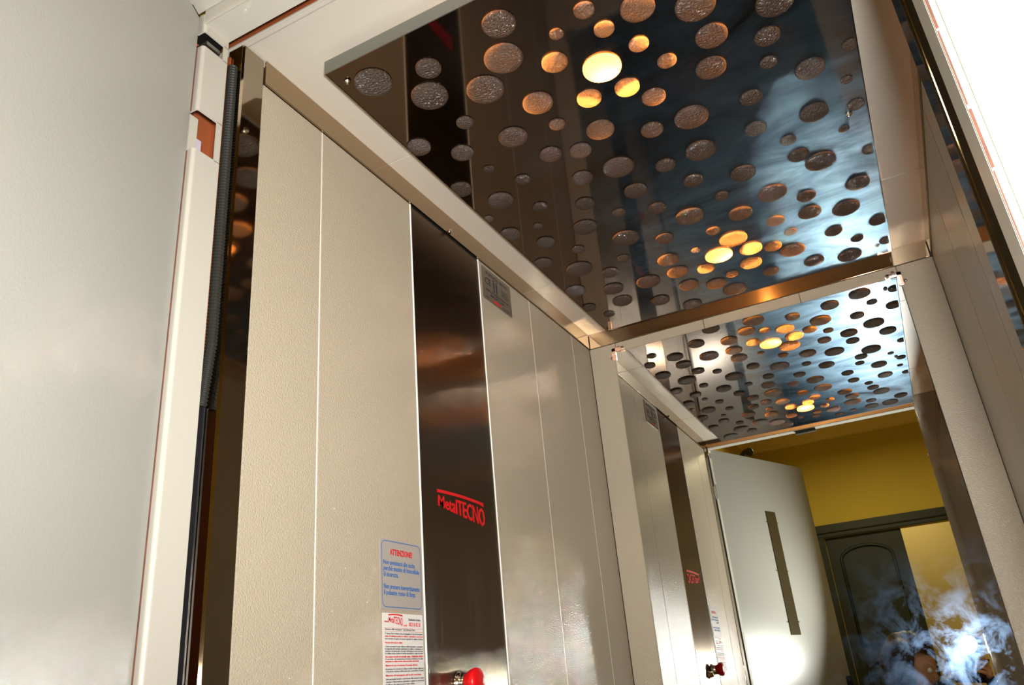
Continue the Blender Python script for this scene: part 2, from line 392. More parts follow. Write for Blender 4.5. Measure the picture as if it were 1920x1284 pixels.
# grey warning sticker
ws = thing('warning_sign', P(A, 1.161, 0.142), 'grey sticker with blue rounded border and red ATTENZIONE heading', 'sign')
plate_poly('backing', 1.1000, 1.2225, 0.142, 0.2575, 0.0015, XW, 0.0006, SIGN_GREY, ws)
frame_poly('border', 1.1035, 1.2200, 0.1455, 0.2545, 0.009, 0.0011, XW, 0.0012, BLUE_PRINT, ws)
text_mesh('ATTENZIONE!', 0.0118*S*1.15, wall_m(1.1600, 0.2315, XT), RED_PRINT, 'heading', ws, align='CENTER', width=0.066*S, bold=0.00035)
for k, ln in enumerate(['Non avvicinarsi alle uscite', 'perchè munite di fotocellule', 'di sicurezza.', '', 'Non premere inavvertitamente', 'il pulsante rosso di Stop.']):
    if ln: text_mesh(ln, 0.0098*S*1.15, wall_m(1.1075, 0.2145-k*0.0098, XT), BLUE_PRINT, 'lettering', ws,
                     width=(0.105 if k in (1, 4) else 0.092 if k in (0, 5) else 0.042)*S, bold=0.0001)
# white instruction sheet
isheet = thing('instruction_sheet', P(A, 1.164, 0.004), 'white sheet of small printed instructions under the grey warning sticker', 'sign')
plate_poly('backing', 1.1045, 1.2205, 0.004, 0.1365, 0.001, XW, 0.0006, SHEET_WHITE, isheet)
logo(1.119, 0.117, 0.040*S, 0.018*S, isheet, XT, 0.0002)
text_mesh('www.', 0.006*S, wall_m(1.1075, 0.1215, XT), RED_PRINT, 'lettering', isheet)
text_mesh('.com', 0.006*S, wall_m(1.1600, 0.1165, XT), RED_PRINT, 'lettering', isheet)
text_mesh('Assistenza tecnica', 0.006*S, wall_m(1.1760, 0.1260, XT), BLACK_PRINT, 'lettering', isheet, width=0.036*S)
text_mesh('0833 58 82 58', 0.009*S, wall_m(1.1770, 0.1170, XT), RED_PRINT, 'lettering', isheet, width=0.034*S)
one_box('rule', RED_PRINT, (XT, XT+0.0002, 1.1065, 1.2185, 0.1128, 0.1132), isheet); one_box('rule', RED_PRINT, (XT, XT+0.0002, 1.1065, 1.2185, 0.1078, 0.1082), isheet)
rows = [('Gestione delle emergenze - istruzioni per l\'uso', 'k', .085, .1135-.0035), ('E\' vietato l\'uso ai minori non accompagnati. In caso di emergenza', 'k', .108, .1035),
 ('usare il telefono posto in cabina e attendere i soccorsi', 'r', .108, .0995), ('non tentare di aprire le porte quando la cabina è ferma', 'k', .108, .0955),
 ('Persona bloccata in cabina', 'r', .048, .0895), ('Tenere premuto il tasto allarme della bottoniera e attendere', 'k', .108, .0835),
 ('la risposta del servizio; mantenere la calma e comunicare il', 'k', .108, .0800), ('numero di matricola e il nome del luogo in cui ci si trova', 'k', .108, .0765),
 ('la cabina torna al piano in modo automatico e apre le porte', 'k', .108, .0730), ('Non tentare di uscire da soli dalla cabina. CHIAMARE SUBITO', 'r', .108, .0680),
 ('il servizio di assistenza tecnica indicato in alto', 'k', .108, .0645), ('attendere in cabina l\'arrivo del personale autorizzato', 'r', .095, .0610),
 ('Manovra in caso di mancanza di energia elettrica', 'r', .090, .0550), ('In assenza di corrente la cabina scende al piano inferiore', 'k', .108, .0495),
 ('e le porte restano sbloccate per consentire l\'uscita', 'k', .108, .0460), ('Manovra di emergenza dal locale macchina', 'r', .100, .0400),
 ('Solo personale istruito e autorizzato alla manovra a mano', 'k', .108, .0345), ('chiudere l\'interruttore generale e seguire le istruzioni', 'k', .108, .0305),
 ('Verificare che tutte le porte siano chiuse', 'k', .080, .0265), ('Ripristinare la tensione al termine', 'k', .070, .0225)]
for (ln, c, wd, zz) in rows:
    text_mesh(ln, 0.0037*S, wall_m(1.1090, zz, XT), RED_PRINT if c == 'r' else BLACK_PRINT, 'lettering', isheet, width=wd*S, bold=0.00006 if c == 'r' else 0.0)

# ------------------------------------------------------------ mirror on the back wall
mi = thing('wall_mirror', P(-0.303, D, -0.30), 'large rectangular mirror held by corner clips on the back wall', 'mirror')
mw, mt = 0.0057, 0.0049
def my(x, z): return D - 0.010 - (-(mw*(x+.3)) - mt*(z-.5))*1.0      # slight lean of the glass
bm = bmesh.new()
cs = [(-0.7273, -0.30), (0.1211, -0.30), (0.1211, 0.9657), (-0.7273, 0.9657)]
f = [bm.verts.new(P(x, my(x, z), z)) for x, z in cs]; g = [bm.verts.new(P(x, my(x, z)+0.0050, z)) for x, z in cs]
bm.faces.new(f); bm.faces.new(g[::-1])
for k in range(4): bm.faces.new((f[k], g[k], g[(k+1) % 4], f[(k+1) % 4]))
bmesh.ops.bevel(bm, geom=[e for e in bm.edges if abs((e.verts[0].co - e.verts[1].co).length) > 0.02], offset=0.0022, segments=1, affect='EDGES')
link('mirror_glass', fin(bm, 'mirror_glass', MIRROR), mi)
def clip(cx, cz, sx, sz):
    """L-shaped clip over a corner of the glass; sx, sz point into the glass"""
    y1 = my(cx, cz) - 0.001; y0 = y1 - 0.0035
    bm = bmesh.new()
    def bar(x0, x1, z0, z1): box(bm, x0, x1, y0, y1, z0, z1, bevel=0.0012)
    bar(cx - sx*0.006, cx + sx*0.034, cz - sz*-0.000, cz + sz*0.012 if False else cz - sz*0.012)
    bar(cx - sx*0.006, cx + sx*0.007, cz - sz*0.012, cz + sz*0.030)
    bar(cx + sx*0.024, cx + sx*0.036, cz - sz*0.012, cz + sz*0.006)
    c = link('corner_clip', fin(bm, 'corner_clip', PINK_CHROME), mi, label='small copper-tinted corner clip')
    for px_, pz_ in ((cx + sx*0.014, cz - sz*0.016), (cx - sx*0.011, cz + sz*0.016)):
        s_ = screw(P(px_, D-0.001, pz_), (0, -1, 0), 0.0050, c)
    screw(P(cx + sx*0.030, y0, cz - sz*0.004), (0, -1, 0), 0.0040, c)
clip(-0.7273, 0.9657, 1, -1); clip(0.1211, 0.9657, -1, -1); clip(-0.7273, -0.30, 1, 1); clip(0.1211, -0.30, -1, 1)

# ------------------------------------------------------------ perforated ceiling panel
HOLES = [(-0.6548,0.8892,0.0335),(-0.5540,0.9126,0.0227),(-0.5904,0.9721,0.0339),(-0.4022,0.8914,0.0282),(-0.4322,0.9633,0.0342),(-0.4970,1.0134,0.0345),(-0.2705,0.9408,0.0175),(-0.3304,0.9632,0.0122),(-0.3609,1.0209,0.0233),(-0.2574,0.9967,0.0175),(-0.1936,0.9843,0.0288),(-0.2186,1.0615,0.0175),(-0.1888,1.1276,0.0173),(-0.2943,1.0794,0.0348),(-0.2736,1.1520,0.0232),(-0.3447,1.1403,0.0231),(-0.2395,1.2051,0.0226),(-0.4321,1.0985,0.0287),(-0.1098,1.0308,0.0334),(0.0068,1.0954,0.0312),(-0.1039,1.1123,0.0277),(-0.0194,1.1678,0.0221),(-0.1251,1.1891,0.0275),(-0.0303,1.2347,0.0155),(0.0335,1.2947,0.0270),(0.1075,1.2727,0.0149),(0.0902,1.3663,0.0110),(0.0981,1.4533,0.0160),(-0.0793,1.3125,0.0210),(0.0208,1.4302,0.0275),(-0.1947,1.3038,0.0333),(0.0670,1.5225,0.0107),(-0.0916,1.4137,0.0217),(-0.5745,1.0702,0.0169),(-0.6894,1.0827,0.0243),(-0.6270,1.1469,0.0227),(-0.5174,1.1605,0.0287),(-0.4782,1.2528,0.0226),(-0.4268,1.1747,0.0162),(-0.6085,1.2243,0.0112),(-0.5670,1.2982,0.0167),(-0.6439,1.3396,0.0287),(-0.6946,1.2527,0.0249),(-0.5809,1.4137,0.0171),(-0.3615,1.2374,0.0281),(-0.2734,1.2963,0.0226),(-0.4212,1.2760,0.0226),(-0.2077,1.4202,0.0321),(-0.3755,1.3755,0.0336),(-0.2873,1.4270,0.0217),(-0.4556,1.3665,0.0226),(-0.3740,1.4811,0.0263),(-0.2511,1.5189,0.0220),(-0.4907,1.4619,0.0220),(-0.2120,1.6183,0.0164),(-0.4376,1.5430,0.0156),(-0.3556,1.5775,0.0211),(-0.0406,1.4926,0.0162),(-0.0301,1.5595,0.0216),(0.0078,1.6110,0.0324),(0.1095,1.6300,0.0162),(-0.1498,1.5562,0.0277),(-0.1087,1.6748,0.0329),(-0.0415,1.7375,0.0217),(0.0709,1.7520,0.0267),(-0.1926,1.7191,0.0282),(-0.0460,1.8167,0.0272),(0.0342,1.8505,0.0322),(0.1002,1.9602,0.0225),(-0.7041,1.3895,0.0124),(-0.6930,1.4768,0.0244),(-0.6224,1.4847,0.0115),(-0.5299,1.5555,0.0289),(-0.6391,1.5619,0.0228),(-0.4647,1.6622,0.0337),(-0.5857,1.6427,0.0169),(-0.6897,1.6529,0.0242),(-0.6233,1.7376,0.0343),(-0.5059,1.7555,0.0166),(-0.5628,1.8056,0.0225),(-0.6825,1.8466,0.0283),(-0.5900,1.8998,0.0283),(-0.5958,1.9872,0.0285),(-0.6933,1.9685,0.0211),(-0.6599,2.0470,0.0167),(-0.3004,1.6589,0.0342),(-0.1259,1.8064,0.0219),(-0.2701,1.7604,0.0176),(-0.3837,1.7220,0.0229),(-0.2368,1.8319,0.0349),(-0.3338,1.8301,0.0116),(-0.2896,1.8935,0.0353),(-0.2090,1.9084,0.0289),(-0.1037,1.8838,0.0163),(-0.1564,1.9315,0.0223),(-0.1158,1.9844,0.0323),(-0.4093,1.8337,0.0286),(-0.2257,1.9876,0.0288),(-0.3379,1.9433,0.0228),(-0.4090,1.9153,0.0284),(-0.2852,2.0207,0.0170),(-0.1885,2.0704,0.0219),(-0.4939,1.9196,0.0331),(-0.4040,2.0098,0.0275),(-0.3369,2.0511,0.0278),(-0.3009,2.1187,0.0331),(-0.5030,2.0533,0.0270),(-0.4319,2.1416,0.0282),(-0.0080,1.9489,0.0214),(0.0419,2.0265,0.0157),(0.1095,2.0850,0.0183),(0.0141,2.1120,0.0311),(-0.0750,2.0845,0.0265),(-0.1761,0.8899,0.0198),(-0.1198,0.9076,0.0150),(-0.0437,0.9155,0.0270),(-0.0400,0.9943,0.0204),(0.0292,0.9131,0.0314),(0.0744,0.9819,0.0258)]
PX0, PX1, PY0, PY1 = -0.7124, 0.1193, 0.8277, 2.168
pan = thing('ceiling_light_panel', P(-0.296, 1.5, HP), 'mirror-polished steel ceiling panel perforated with round bubbled glass lenses of many sizes', 'ceiling panel')
def circle(x, y, r, n=40, ins=0.004):
    out = []
    for k in range(n):
        a = 2*math.pi*k/n
        out.append((min(max(x + r*math.cos(a), PX0+ins), PX1-ins), min(max(y + r*math.sin(a), PY0+ins), PY1-ins)))
    return out
bm = bmesh.new()
outer = [(PX0, PY0), (PX1, PY0), (PX1, PY1), (PX0, PY1)]
loops = [outer] + [circle(x, y, r) for x, y, r in HOLES]
flat = []; polys = []
for lp in loops:
    clean = [lp[0]]
    for q in lp[1:]:
        if (q[0]-clean[-1][0])**2 + (q[1]-clean[-1][1])**2 > 1e-10: clean.append(q)
    if (clean[0][0]-clean[-1][0])**2 + (clean[0][1]-clean[-1][1])**2 < 1e-10: clean.pop()
    polys.append(clean)
edges = []
for lp in polys:
    vs = [bm.verts.new(P(x, y, HP)) for x, y in lp]
    for a, b in zip(vs, vs[1:] + vs[:1]): edges.append(bm.edges.new((a, b)))
bmesh.ops.triangle_fill(bm, use_beauty=True, use_dissolve=False, edges=edges, normal=(0, 0, -1))
ret = bmesh.ops.extrude_face_region(bm, geom=list(bm.faces))
for v in [e for e in ret['geom'] if isinstance(e, bmesh.types.BMVert)]: v.co.z += 0.0015
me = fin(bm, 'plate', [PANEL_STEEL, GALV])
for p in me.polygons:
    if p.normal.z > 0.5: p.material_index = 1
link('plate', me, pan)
# folded edges
one_box('front_skirt', GREY_STEEL, (PX0, PX1, PY0-0.0005, PY0+0.0012, HP-0.0008, HP+0.027), pan, label='dull grey folded front edge')
one_box('side_skirt', GREY_STEEL, (PX0, PX0+0.0015, PY0, PY1, HP, HP+0.012), pan)
one_box('side_skirt', GREY_STEEL, (PX1-0.0015, PX1, PY0, PY1, HP, HP+0.012), pan)
one_box('rear_skirt', GREY_STEEL, (PX0, PX1, PY1-0.0015, PY1, HP, HP+0.012), pan)
for x, y in ((-0.690, 0.862), (-0.6905, 1.478), (0.082, 1.474), (0.085, 2.098)):
    bm = bmesh.new(); lathe(bm, P(x, y, HP), (0, 0, -1), [(-0.02, .002), (0, .0022), (0, .0058), (.0035, .005), (.0055, .003), (.003, 0)], 18)
    link('panel_screw', fin(bm, 'panel_screw', CHROME, True), pan)
# lenses: shallow domes that hang through the holes
def dome(bm, x, y, r):
    rings = []; n = 40; rr = r*1.0
    vsets = []
    for kr, kz in ((1.0, 0.0), (1.0, 0.10), (0.985, 0.16), (0.94, 0.21), (0.86, 0.245), (0.70, 0.275), (0.45, 0.30), (0.2, 0.31), (0.0, 0.312)):
        ra = rr*kr; zz = HP - 0.0004 - min(r, 0.024)*kz
        ring = circle(x, y, max(ra, 0.0002), n, 0.005)
        vsets.append([bm.verts.new(P(q[0], q[1], zz)) for q in ring])
    top = [bm.verts.new(P(q[0], q[1], HP+0.001)) for q in circle(x, y, rr, n, 0.005)]
    seq = [top] + vsets
    for a, b in zip(seq, seq[1:]):
        for k in range(n):
            try: bm.faces.new((a[k], a[(k+1) % n], b[(k+1) % n], b[k]))
            except ValueError: pass
    bm.faces.new(vsets[-1])
order = sorted(range(len(HOLES)), key=lambda i: -HOLES[i][2]*(1 if i < 113 else 0.1))
for i in order[:100]:
    bm = bmesh.new(); dome(bm, *HOLES[i]); link('glass_lens', fin(bm, 'glass_lens', LENS, True), pan)
bm = bmesh.new()
for i in order[100:]: dome(bm, *HOLES[i])
link('small_glass_lenses', fin(bm, 'small_glass_lenses', LENS, True), pan, kind='stuff')
# bulbs above the panel
for i, (bx, by) in enumerate(((-0.2936, 1.098), (-0.2675, 1.915))):
    lt = thing('spotlight', P(bx, by, ZC), ('lit warm bulb glowing through the large bright lens at the front of the ceiling panel', 'lit warm bulb glowing through two bright lenses towards the back of the ceiling panel')[i], 'light bulb')
    bm = bmesh.new(); lathe(bm, P(bx, by, ZC), (0, 0, -1), [(0, .020), (.004, .020), (.006, .015), (.012, .011)], 24)
    link('holder', fin(bm, 'holder', CHROME, True), lt)
    bm = bmesh.new(); ball(bm, P(bx, by, ZC-0.022), 0.0085, 16, (1, 1, 0.9))
    link('bulb', fin(bm, 'bulb', BULB, True), lt)

# ------------------------------------------------------------ landing door frame
JX = -0.8095
jamb = thing('landing_jamb', P(JX, 0.68, FZ), 'cream folded steel door jamb with cut-outs at the left of the entrance', 'door jamb')
bm = bmesh.new()
def fold(z0, z1, ymax=0.702):
    R_ = 0.0055; prof = [(-0.826, 0.6525)] + [(JX-R_+R_*math.sin(a), 0.6525+R_-R_*math.cos(a)) for a in [math.pi/2*k/6 for k in range(7)]] + [(JX, ymax)]
    inn = [(-0.826, 0.6550)] + [(JX-R_+(R_-.0025)*math.sin(a), 0.6525+R_-(R_-.0025)*math.cos(a)) for a in [math.pi/2*k/6 for k in range(7)]] + [(JX-.0025, ymax)]
    lp = prof + inn[::-1]; n_ = len(lp)
    lo = [bm.verts.new(P(a, b, z0)) for a, b in lp]; hi = [bm.verts.new(P(a, b, z1)) for a, b in lp]
    for k in range(n_): bm.faces.new((lo[k], lo[(k+1) % n_], hi[(k+1) % n_], hi[k]))
    m_ = len(prof)
    for k in range(m_-1):
        for q_ in (lo, hi): bm.faces.new((q_[k], q_[k+1], q_[n_-2-k], q_[n_-1-k]))
def jface(y0, y1, z0, z1): box(bm, JX-0.0025, JX, y0, y1, z0, z1)
fold(FZ, 0.778); fold(0.850, 0.978); fold(1.007, 1.045)
jface(0.692, 0.702, 0.777, 0.851); jface(0.693, 0.702, 0.977, 1.008)
link('jamb_profile', fin(bm, 'jamb_profile', CREAM_PAINT), jamb)
one_box('dirt_strip', DIRT, (-0.8262, -0.8215, 0.6508, 0.6524, FZ, 0.776), jamb, label='dirty reddish seal strip')
one_box('dirt_strip', DIRT, (-0.8262, -0.8215, 0.6508, 0.6524, 0.851, 0.976), jamb, label='dirty reddish seal strip')
one_box('inner_channel', RED_OXIDE, (-0.8715, -0.868, 0.62, 0.733, FZ, 1.04), jamb, label='reddish brown inside of the jamb')
one_box('tongue', CREAM_PAINT, (-0.8255, -0.822, 0.650, 0.668, 0.777, 0.846), jamb, bevel=0.0015)
bm = bmesh.new(); box(bm, -0.838, -0.8345, 0.668, 0.688, 0.770, 0.822, bevel=0.004); box(bm, -0.838, -0.8345, 0.656, 0.675, 0.808, 0.824, bevel=0.004)
link('latch_lever', fin(bm, 'latch_lever', LILAC), jamb, label='lilac grey lever behind the cut-out')
one_box('upper_catch', GREY_STEEL, (-0.84, -0.816, 0.664, 0.692, 0.992, 0.999), jamb, label='blue-grey steel catch in the top cut-out')

JR = 0.121
jr = thing('landing_jamb', P(JR, 0.68, FZ), 'very bright white door jamb close to the camera at the right of the entrance', 'door jamb')
bm = bmesh.new(); box(bm, JR, JR+0.0025, 0.655, 0.702, FZ, 1.045, bevel=0.0009); box(bm, JR, 0.1285, 0.650, 0.6525, FZ, 1.045, bevel=0.0008)
link('jamb_profile', fin(bm, 'jamb_profile', CREAM_PAINT), jr)
one_box('seal_strip', GASKET, (0.1285, 0.1318, 0.6475, 0.6500, FZ, 1.045), jr, label='pale rubber seal strip')
bm = bmesh.new(); z = FZ
while z < 1.03:
    l_ = random.uniform(0.02, 0.09); wd = random.uniform(0.0010, 0.0024)
    box(bm, 0.1212, 0.1212+wd, 0.6494, 0.6500, z, min(z+l_, 1.04)); z += l_ + random.uniform(0.001, 0.006)
link('dirt_line', fin(bm, 'dirt_line', DIRT), jr, label='broken reddish line of dirt along the jamb')
one_box('outer_frame', CREAM_PAINT, (0.1319, 0.36, 0.6465, 0.6500, FZ, 1.10), jr, bevel=0.001)

hd = thing('landing_header', P(-0.34, 0.68, 1.02), 'cream folded steel header above the landing doorway', 'door header')
bm = bmesh.new(); box(bm, -0.8125, 0.36, 0.655, 0.702, 1.022, 1.0255, bevel=0.001); box(bm, -0.8125, 0.36, 0.652, 0.6555, 1.0235, 1.052, bevel=0.001)
link('header_profile', fin(bm, 'header_profile', CREAM_PAINT), hd)
one_box('header_top', CREAM_PAINT, (-0.90, 0.36, 0.600, 0.652, 1.050, 1.056), hd, bevel=0.001)
one_box('fascia', CREAM_PAINT, (-0.90, 0.36, 0.594, 0.5995, 1.050, 1.24), hd, bevel=0.001)
one_box('latch_block', GREEN, (-0.395, -0.305, 0.668, 0.690, 1.008, 1.0215), hd, bevel=0.0008, label='small dark green latch block')

# ------------------------------------------------------------ swing door, standing open
h0 = Vector((-0.8175, 0.6480)); h1 = Vector((-0.487, -0.121))
dv = (h1-h0); L_ = dv.length*S; dv.normalize(); nv = Vector((-dv.y, dv.x))           # nv points to +x side
if nv.x < 0: nv = -nv
door = thing('landing_door', P(h0.x, h0.y, FZ), 'cream steel landing door standing open at the left, with a tall narrow vision strip', 'door')
def DP(u, n, z):   # u along the door (units), n out of the visible face (metres), z units
    q = h0 + dv*u; v = P(q.x, q.y, z); return v + Vector((nv.x, nv.y, 0))*n
def dbox(bm, u0, u1, n0, n1, z0, z1, bevel=0.0):
    vs = [bm.verts.new(DP(u, n, z)) for z in (z0, z1) for (u, n) in ((u0, n0), (u1, n0), (u1, n1), (u0, n1))]
    fs = [(0, 1, 2, 3), (4, 5, 6, 7), (0, 1, 5, 4), (1, 2, 6, 5), (2, 3, 7, 6), (3, 0, 4, 7)]
    for f_ in fs: bm.faces.new([vs[i] for i in f_])
    if bevel:
        bmesh.ops.bevel(bm, geom=list({e for v in vs for e in v.link_edges}), offset=bevel, segments=2, affect='EDGES')
bm = bmesh.new(); dbox(bm, 0.0, 0.838, -0.030, 0.0, FZ+0.008, 1.035, 0.002)
link('door_leaf', fin(bm, 'door_leaf', DOOR_PAINT), door)
bm = bmesh.new(); dbox(bm, 0.385, 0.470, 0.0, 0.0025, 0.16, 0.755, 0.001)
vs_ = link('vision_strip', fin(bm, 'vision_strip', GLASS_STRIP), door, label='dark bronze vision strip')
for u, zz in ((0.377, 0.70), (0.478, 0.70), (0.377, 0.46), (0.478, 0.46), (0.377, 0.22), (0.478, 0.22), (0.43, 0.70)):
    screw(DP(u, 0.0005, zz), (nv.x, nv.y, 0), 0.003, vs_)
bm = bmesh.new(); dbox(bm, 0.79, 0.812, 0.0, 0.02, -0.20, -0.04, 0.003)
link('pull_handle', fin(bm, 'pull_handle', BLACK), door, label='black pull handle')
bm = bmesh.new(); dbox(bm, -0.01, 0.02, -0.02, -0.004, 1.035, 1.048, 0.002)
link('top_hinge', fin(bm, 'top_hinge', BLACK), door)
# black curved rod with a knob behind the door head
bm = bmesh.new()
q = [DP(0.33+0.12*t_/8, -0.055, 1.01+0.085*math.sin(t_/8*1.8)) for t_ in range(9)]
tube(bm, q, 0.011, 10); ball(bm, q[-1], 0.021, 14)
tube(bm, [q[0], DP(0.33, -0.031, 0.99)], 0.010, 10)
link('door_closer', fin(bm, 'door_closer', BLACK, True), door, label='black curved closer arm with a round end behind the top edge')

# ------------------------------------------------------------ the landing
LX0, LX1, LY, LZ = -1.12, 1.0, -2.30, 1.80
one_box('wall_landing_left', YELLOW, (LX0-0.1, LX0, LY, 0.70, FZ, LZ), kind='structure')
one_box('wall_landing_right', YELLOW, (LX1, LX1+0.1, LY, 0.70, FZ, LZ), kind='structure')
bm = bmesh.new()
box(bm, LX0, -0.90, 0.66, 0.70, FZ, LZ); box(bm, 0.362, LX1, 0.66, 0.70, FZ, LZ); box(bm, -0.90, 0.362, 0.66, 0.70, 1.11, LZ)
link('wall_landing_front', fin(bm, 'wall_landing_front', YELLOW), kind='structure')
one_box('ceiling_landing', YELLOW, (LX0-0.1, LX1+0.1, LY-1.1, 0.70, LZ, LZ+0.08), kind='structure')
one_box('floor_landing', TILE_M, (LX0-0.1, LX1+0.1, LY-1.1, 0.70, FZ-0.03, FZ), kind='structure')
bm = bmesh.new()
DX0, DX1, DZ = -0.66, 0.30, 0.95
box(bm, LX0, DX0, LY-0.08, LY, FZ, LZ); box(bm, DX1, LX1, LY-0.08, LY, FZ, LZ); box(bm, DX0, DX1, LY-0.08, LY, DZ, LZ)
link('wall_landing_back', fin(bm, 'wall_landing_back', YELLOW), kind='structure')
one_box('wall_far', YELLOW_LIGHT, (LX0, LX1, LY-1.1, LY-1.0, FZ, LZ), kind='structure')
def cove(pts_, name):
    bm = bmesh.new(); (xa, ya), (xb, yb), (nx, ny) = pts_
    prof = [(0, 1.722), (0.022, 1.728), (0.03, 1.76), (0.075, 1.79), (0.08, LZ), (0, LZ)]
    ra = [bm.verts.new(P(xa+nx*o, ya+ny*o, z)) for o, z in prof]; rb = [bm.verts.new(P(xb+nx*o, yb+ny*o, z)) for o, z in prof]
    for k in range(6): bm.faces.new((ra[k], ra[(k+1) % 6], rb[(k+1) % 6], rb[k]))
    bm.faces.new(ra); bm.faces.new(rb[::-1]); return link(name, fin(bm, name, YELLOW_LIGHT), kind='structure')
cove(((LX0, LY), (LX1, LY), (0, 1)), 'trim_4'); cove(((LX0, LY), (LX0, 0.66), (1, 0)), 'trim_5')
# green door with one leaf shut
gd = thing('panelled_door', P(-0.18, LY, FZ), 'dark green panelled wooden door and frame across the landing, one side open', 'door')
bm = bmesh.new()
box(bm, DX0-0.06, DX1+0.06, LY, LY+0.03, DZ, DZ+0.035, bevel=0.004); box(bm, DX0-0.07, DX1+0.07, LY, LY+0.045, DZ+0.033, DZ+0.095, bevel=0.004); box(bm, DX0-0.06, DX0, LY, LY+0.03, FZ, DZ, bevel=0.004); box(bm, DX1, DX1+0.06, LY, LY+0.03, FZ, DZ, bevel=0.004)
link('door_frame', fin(bm, 'door_frame', GREEN), gd)
bm = bmesh.new(); box(bm, DX0+0.004, -0.104, LY-0.05, LY-0.012, FZ+0.01, DZ-0.004, bevel=0.003)
lf = link('door_leaf', fin(bm, 'door_leaf', GREEN), gd)
bm = bmesh.new()
for (x0, x1, z0, z1) in ((-0.57, -0.20, 0.15, 0.86), (-0.57, -0.20, -1.1, 0.05)):
    pts = [(x0, z0), (x1, z0), (x1, z1-0.09)] + [((x0+x1)/2 + (x1-x0)/2*math.cos(a), z1-0.09 + 0.09*math.sin(a)) for a in [math.pi*k/12 for k in range(1, 12)]] + [(x0, z1-0.09), (x0, z0)]
    tube(bm, [P(a, LY-0.008, b) for a, b in pts], 0.011, 8)
link('panel_moulding', fin(bm, 'panel_moulding', GREEN, True), lf)

# ------------------------------------------------------------ the camera and the photographer
RM = CR
def K(x, y, z): return P(0, 0, 0) + RX*x + RY*y + RZ*z      # camera frame, metres
def kbox(bm, x0, x1, y0, y1, z0, z1, bevel=0.003):
    r = bmesh.ops.create_cube(bm, size=1.0); vs = r['verts']
    for v in vs: v.co = K((x0+x1)/2+v.co.x*(x1-x0), (y0+y1)/2+v.co.y*(y1-y0), (z0+z1)/2+v.co.z*(z1-z0))
    bmesh.ops.bevel(bm, geom=list({e for v in vs for e in v.link_edges}), offset=bevel, segments=3, affect='EDGES')
cm = thing('photo_camera', K(0, 0, 0.09), 'black camera held up with its flash firing, seen in the mirror', 'camera')
bm = bmesh.new(); kbox(bm, -0.066, 0.066, -0.046, 0.036, 0.075, 0.125, 0.008); kbox(bm, 0.044, 0.068, -0.046, 0.028, 0.062, 0.10, 0.008)
link('body', fin(bm, 'body', BLACK), cm)
bm = bmesh.new(); lathe(bm, K(0, 0, 0.076), -RZ, [(0, .033), (.02, .033), (.021, .035), (.045, .035), (.046, .033), (.066, .032), (.066, .028), (.055, .026)], 36)
link('lens_barrel', fin(bm, 'lens_barrel', BLACK, True), cm)
# pop-up head sits just behind the light
fc = FL + RZ*0.014
bm = bmesh.new()
r = bmesh.ops.create_cube(bm, size=1.0)
for v in r['verts']: v.co = fc + RX*v.co.x*0.090 + RY*v.co.y*0.060 + RZ*v.co.z*0.022
bmesh.ops.bevel(bm, geom=bm.edges[:], offset=0.003, segments=2, affect='EDGES')
tube(bm, [fc - RY*0.012 + RZ*0.006, K(0.045, 0.030, 0.09)], [0.012, 0.02], 8)
link('flash_head', fin(bm, 'flash_head', BLACK), cm)

def skin_chain(name, verts, edges, radii, m, parent, root=0, sub=2, label=None):
    me = bpy.data.meshes.new(name); me.from_pydata([tuple(v) for v in verts], edges, []); me.update()
    o = bpy.data.objects.new(name, me); SC.collection.objects.link(o)
    md = o.modifiers.new('skin', 'SKIN'); md.use_smooth_shade = True; md.branch_smoothing = 0.6
    for i, v in enumerate(me.skin_vertices[0].data):
        r_ = radii[i]; v.radius = r_ if isinstance(r_, tuple) else (r_, r_); v.use_root = (i == root)
    sd = o.modifiers.new('sub', 'SUBSURF'); sd.levels = sub; sd.render_levels = sub
    bpy.context.view_layer.update(); dg = bpy.context.evaluated_depsgraph_get()
    m2 = bpy.data.meshes.new_from_object(o.evaluated_get(dg)); bpy.data.objects.remove(o)
    m2.materials.clear(); m2.materials.append(m)
    for p in m2.polygons: p.use_smooth = True
    return link(name, m2, parent, label=label)
V = Vector
pe = thing('person', (-0.30, -0.62, 0.0), 'crouching person in dark blue top holding up the flashing camera, seen in the mirror', 'person')
rs_, ls_ = V((0.02, -0.40, 0.93)), V((-0.38, -0.36, 0.93))
rw, lw = K(0.080, -0.035, 0.115), K(-0.060, -0.062, 0.085)
re_, le_ = V((0.20, -0.28, 0.80)), V((-0.33, -0.16, 0.78))
hc = V((-0.175, -0.205, 1.13))
body_v = [V((-0.22, -0.74, 0.42)), V((-0.21, -0.66, 0.60)), V((-0.19, -0.52, 0.80)), V((-0.18, -0.40, 0.95)), V((-0.18, -0.33, 1.02)), V((-0.18, -0.24, 1.08)),
          rs_, re_, rw, ls_, le_, lw,
          V((-0.10, -0.68, 0.40)), V((-0.04, -0.30, 0.50)), V((-0.06, -0.58, 0.10)), V((-0.04, -0.44, 0.035)),
          V((-0.32, -0.68, 0.40)), V((-0.36, -0.34, 0.46)), V((-0.36, -0.60, 0.10)), V((-0.37, -0.46, 0.035))]
body_e = [(0, 1), (1, 2), (2, 3), (3, 4), (4, 5), (3, 6), (6, 7), (7, 8), (3, 9), (9, 10), (10, 11), (0, 12), (12, 13), (13, 14), (14, 15), (0, 16), (16, 17), (17, 18), (18, 19)]
body_r = [(.14, .11), (.13, .10), (.15, .11), (.12, .10), .055, .052, .068, .045, .026, .068, .045, .026, .09, .062, .04, .038, .09, .062, .04, .038]
skin_chain('body', body_v, body_e, body_r, BLUE_CLOTH, pe)
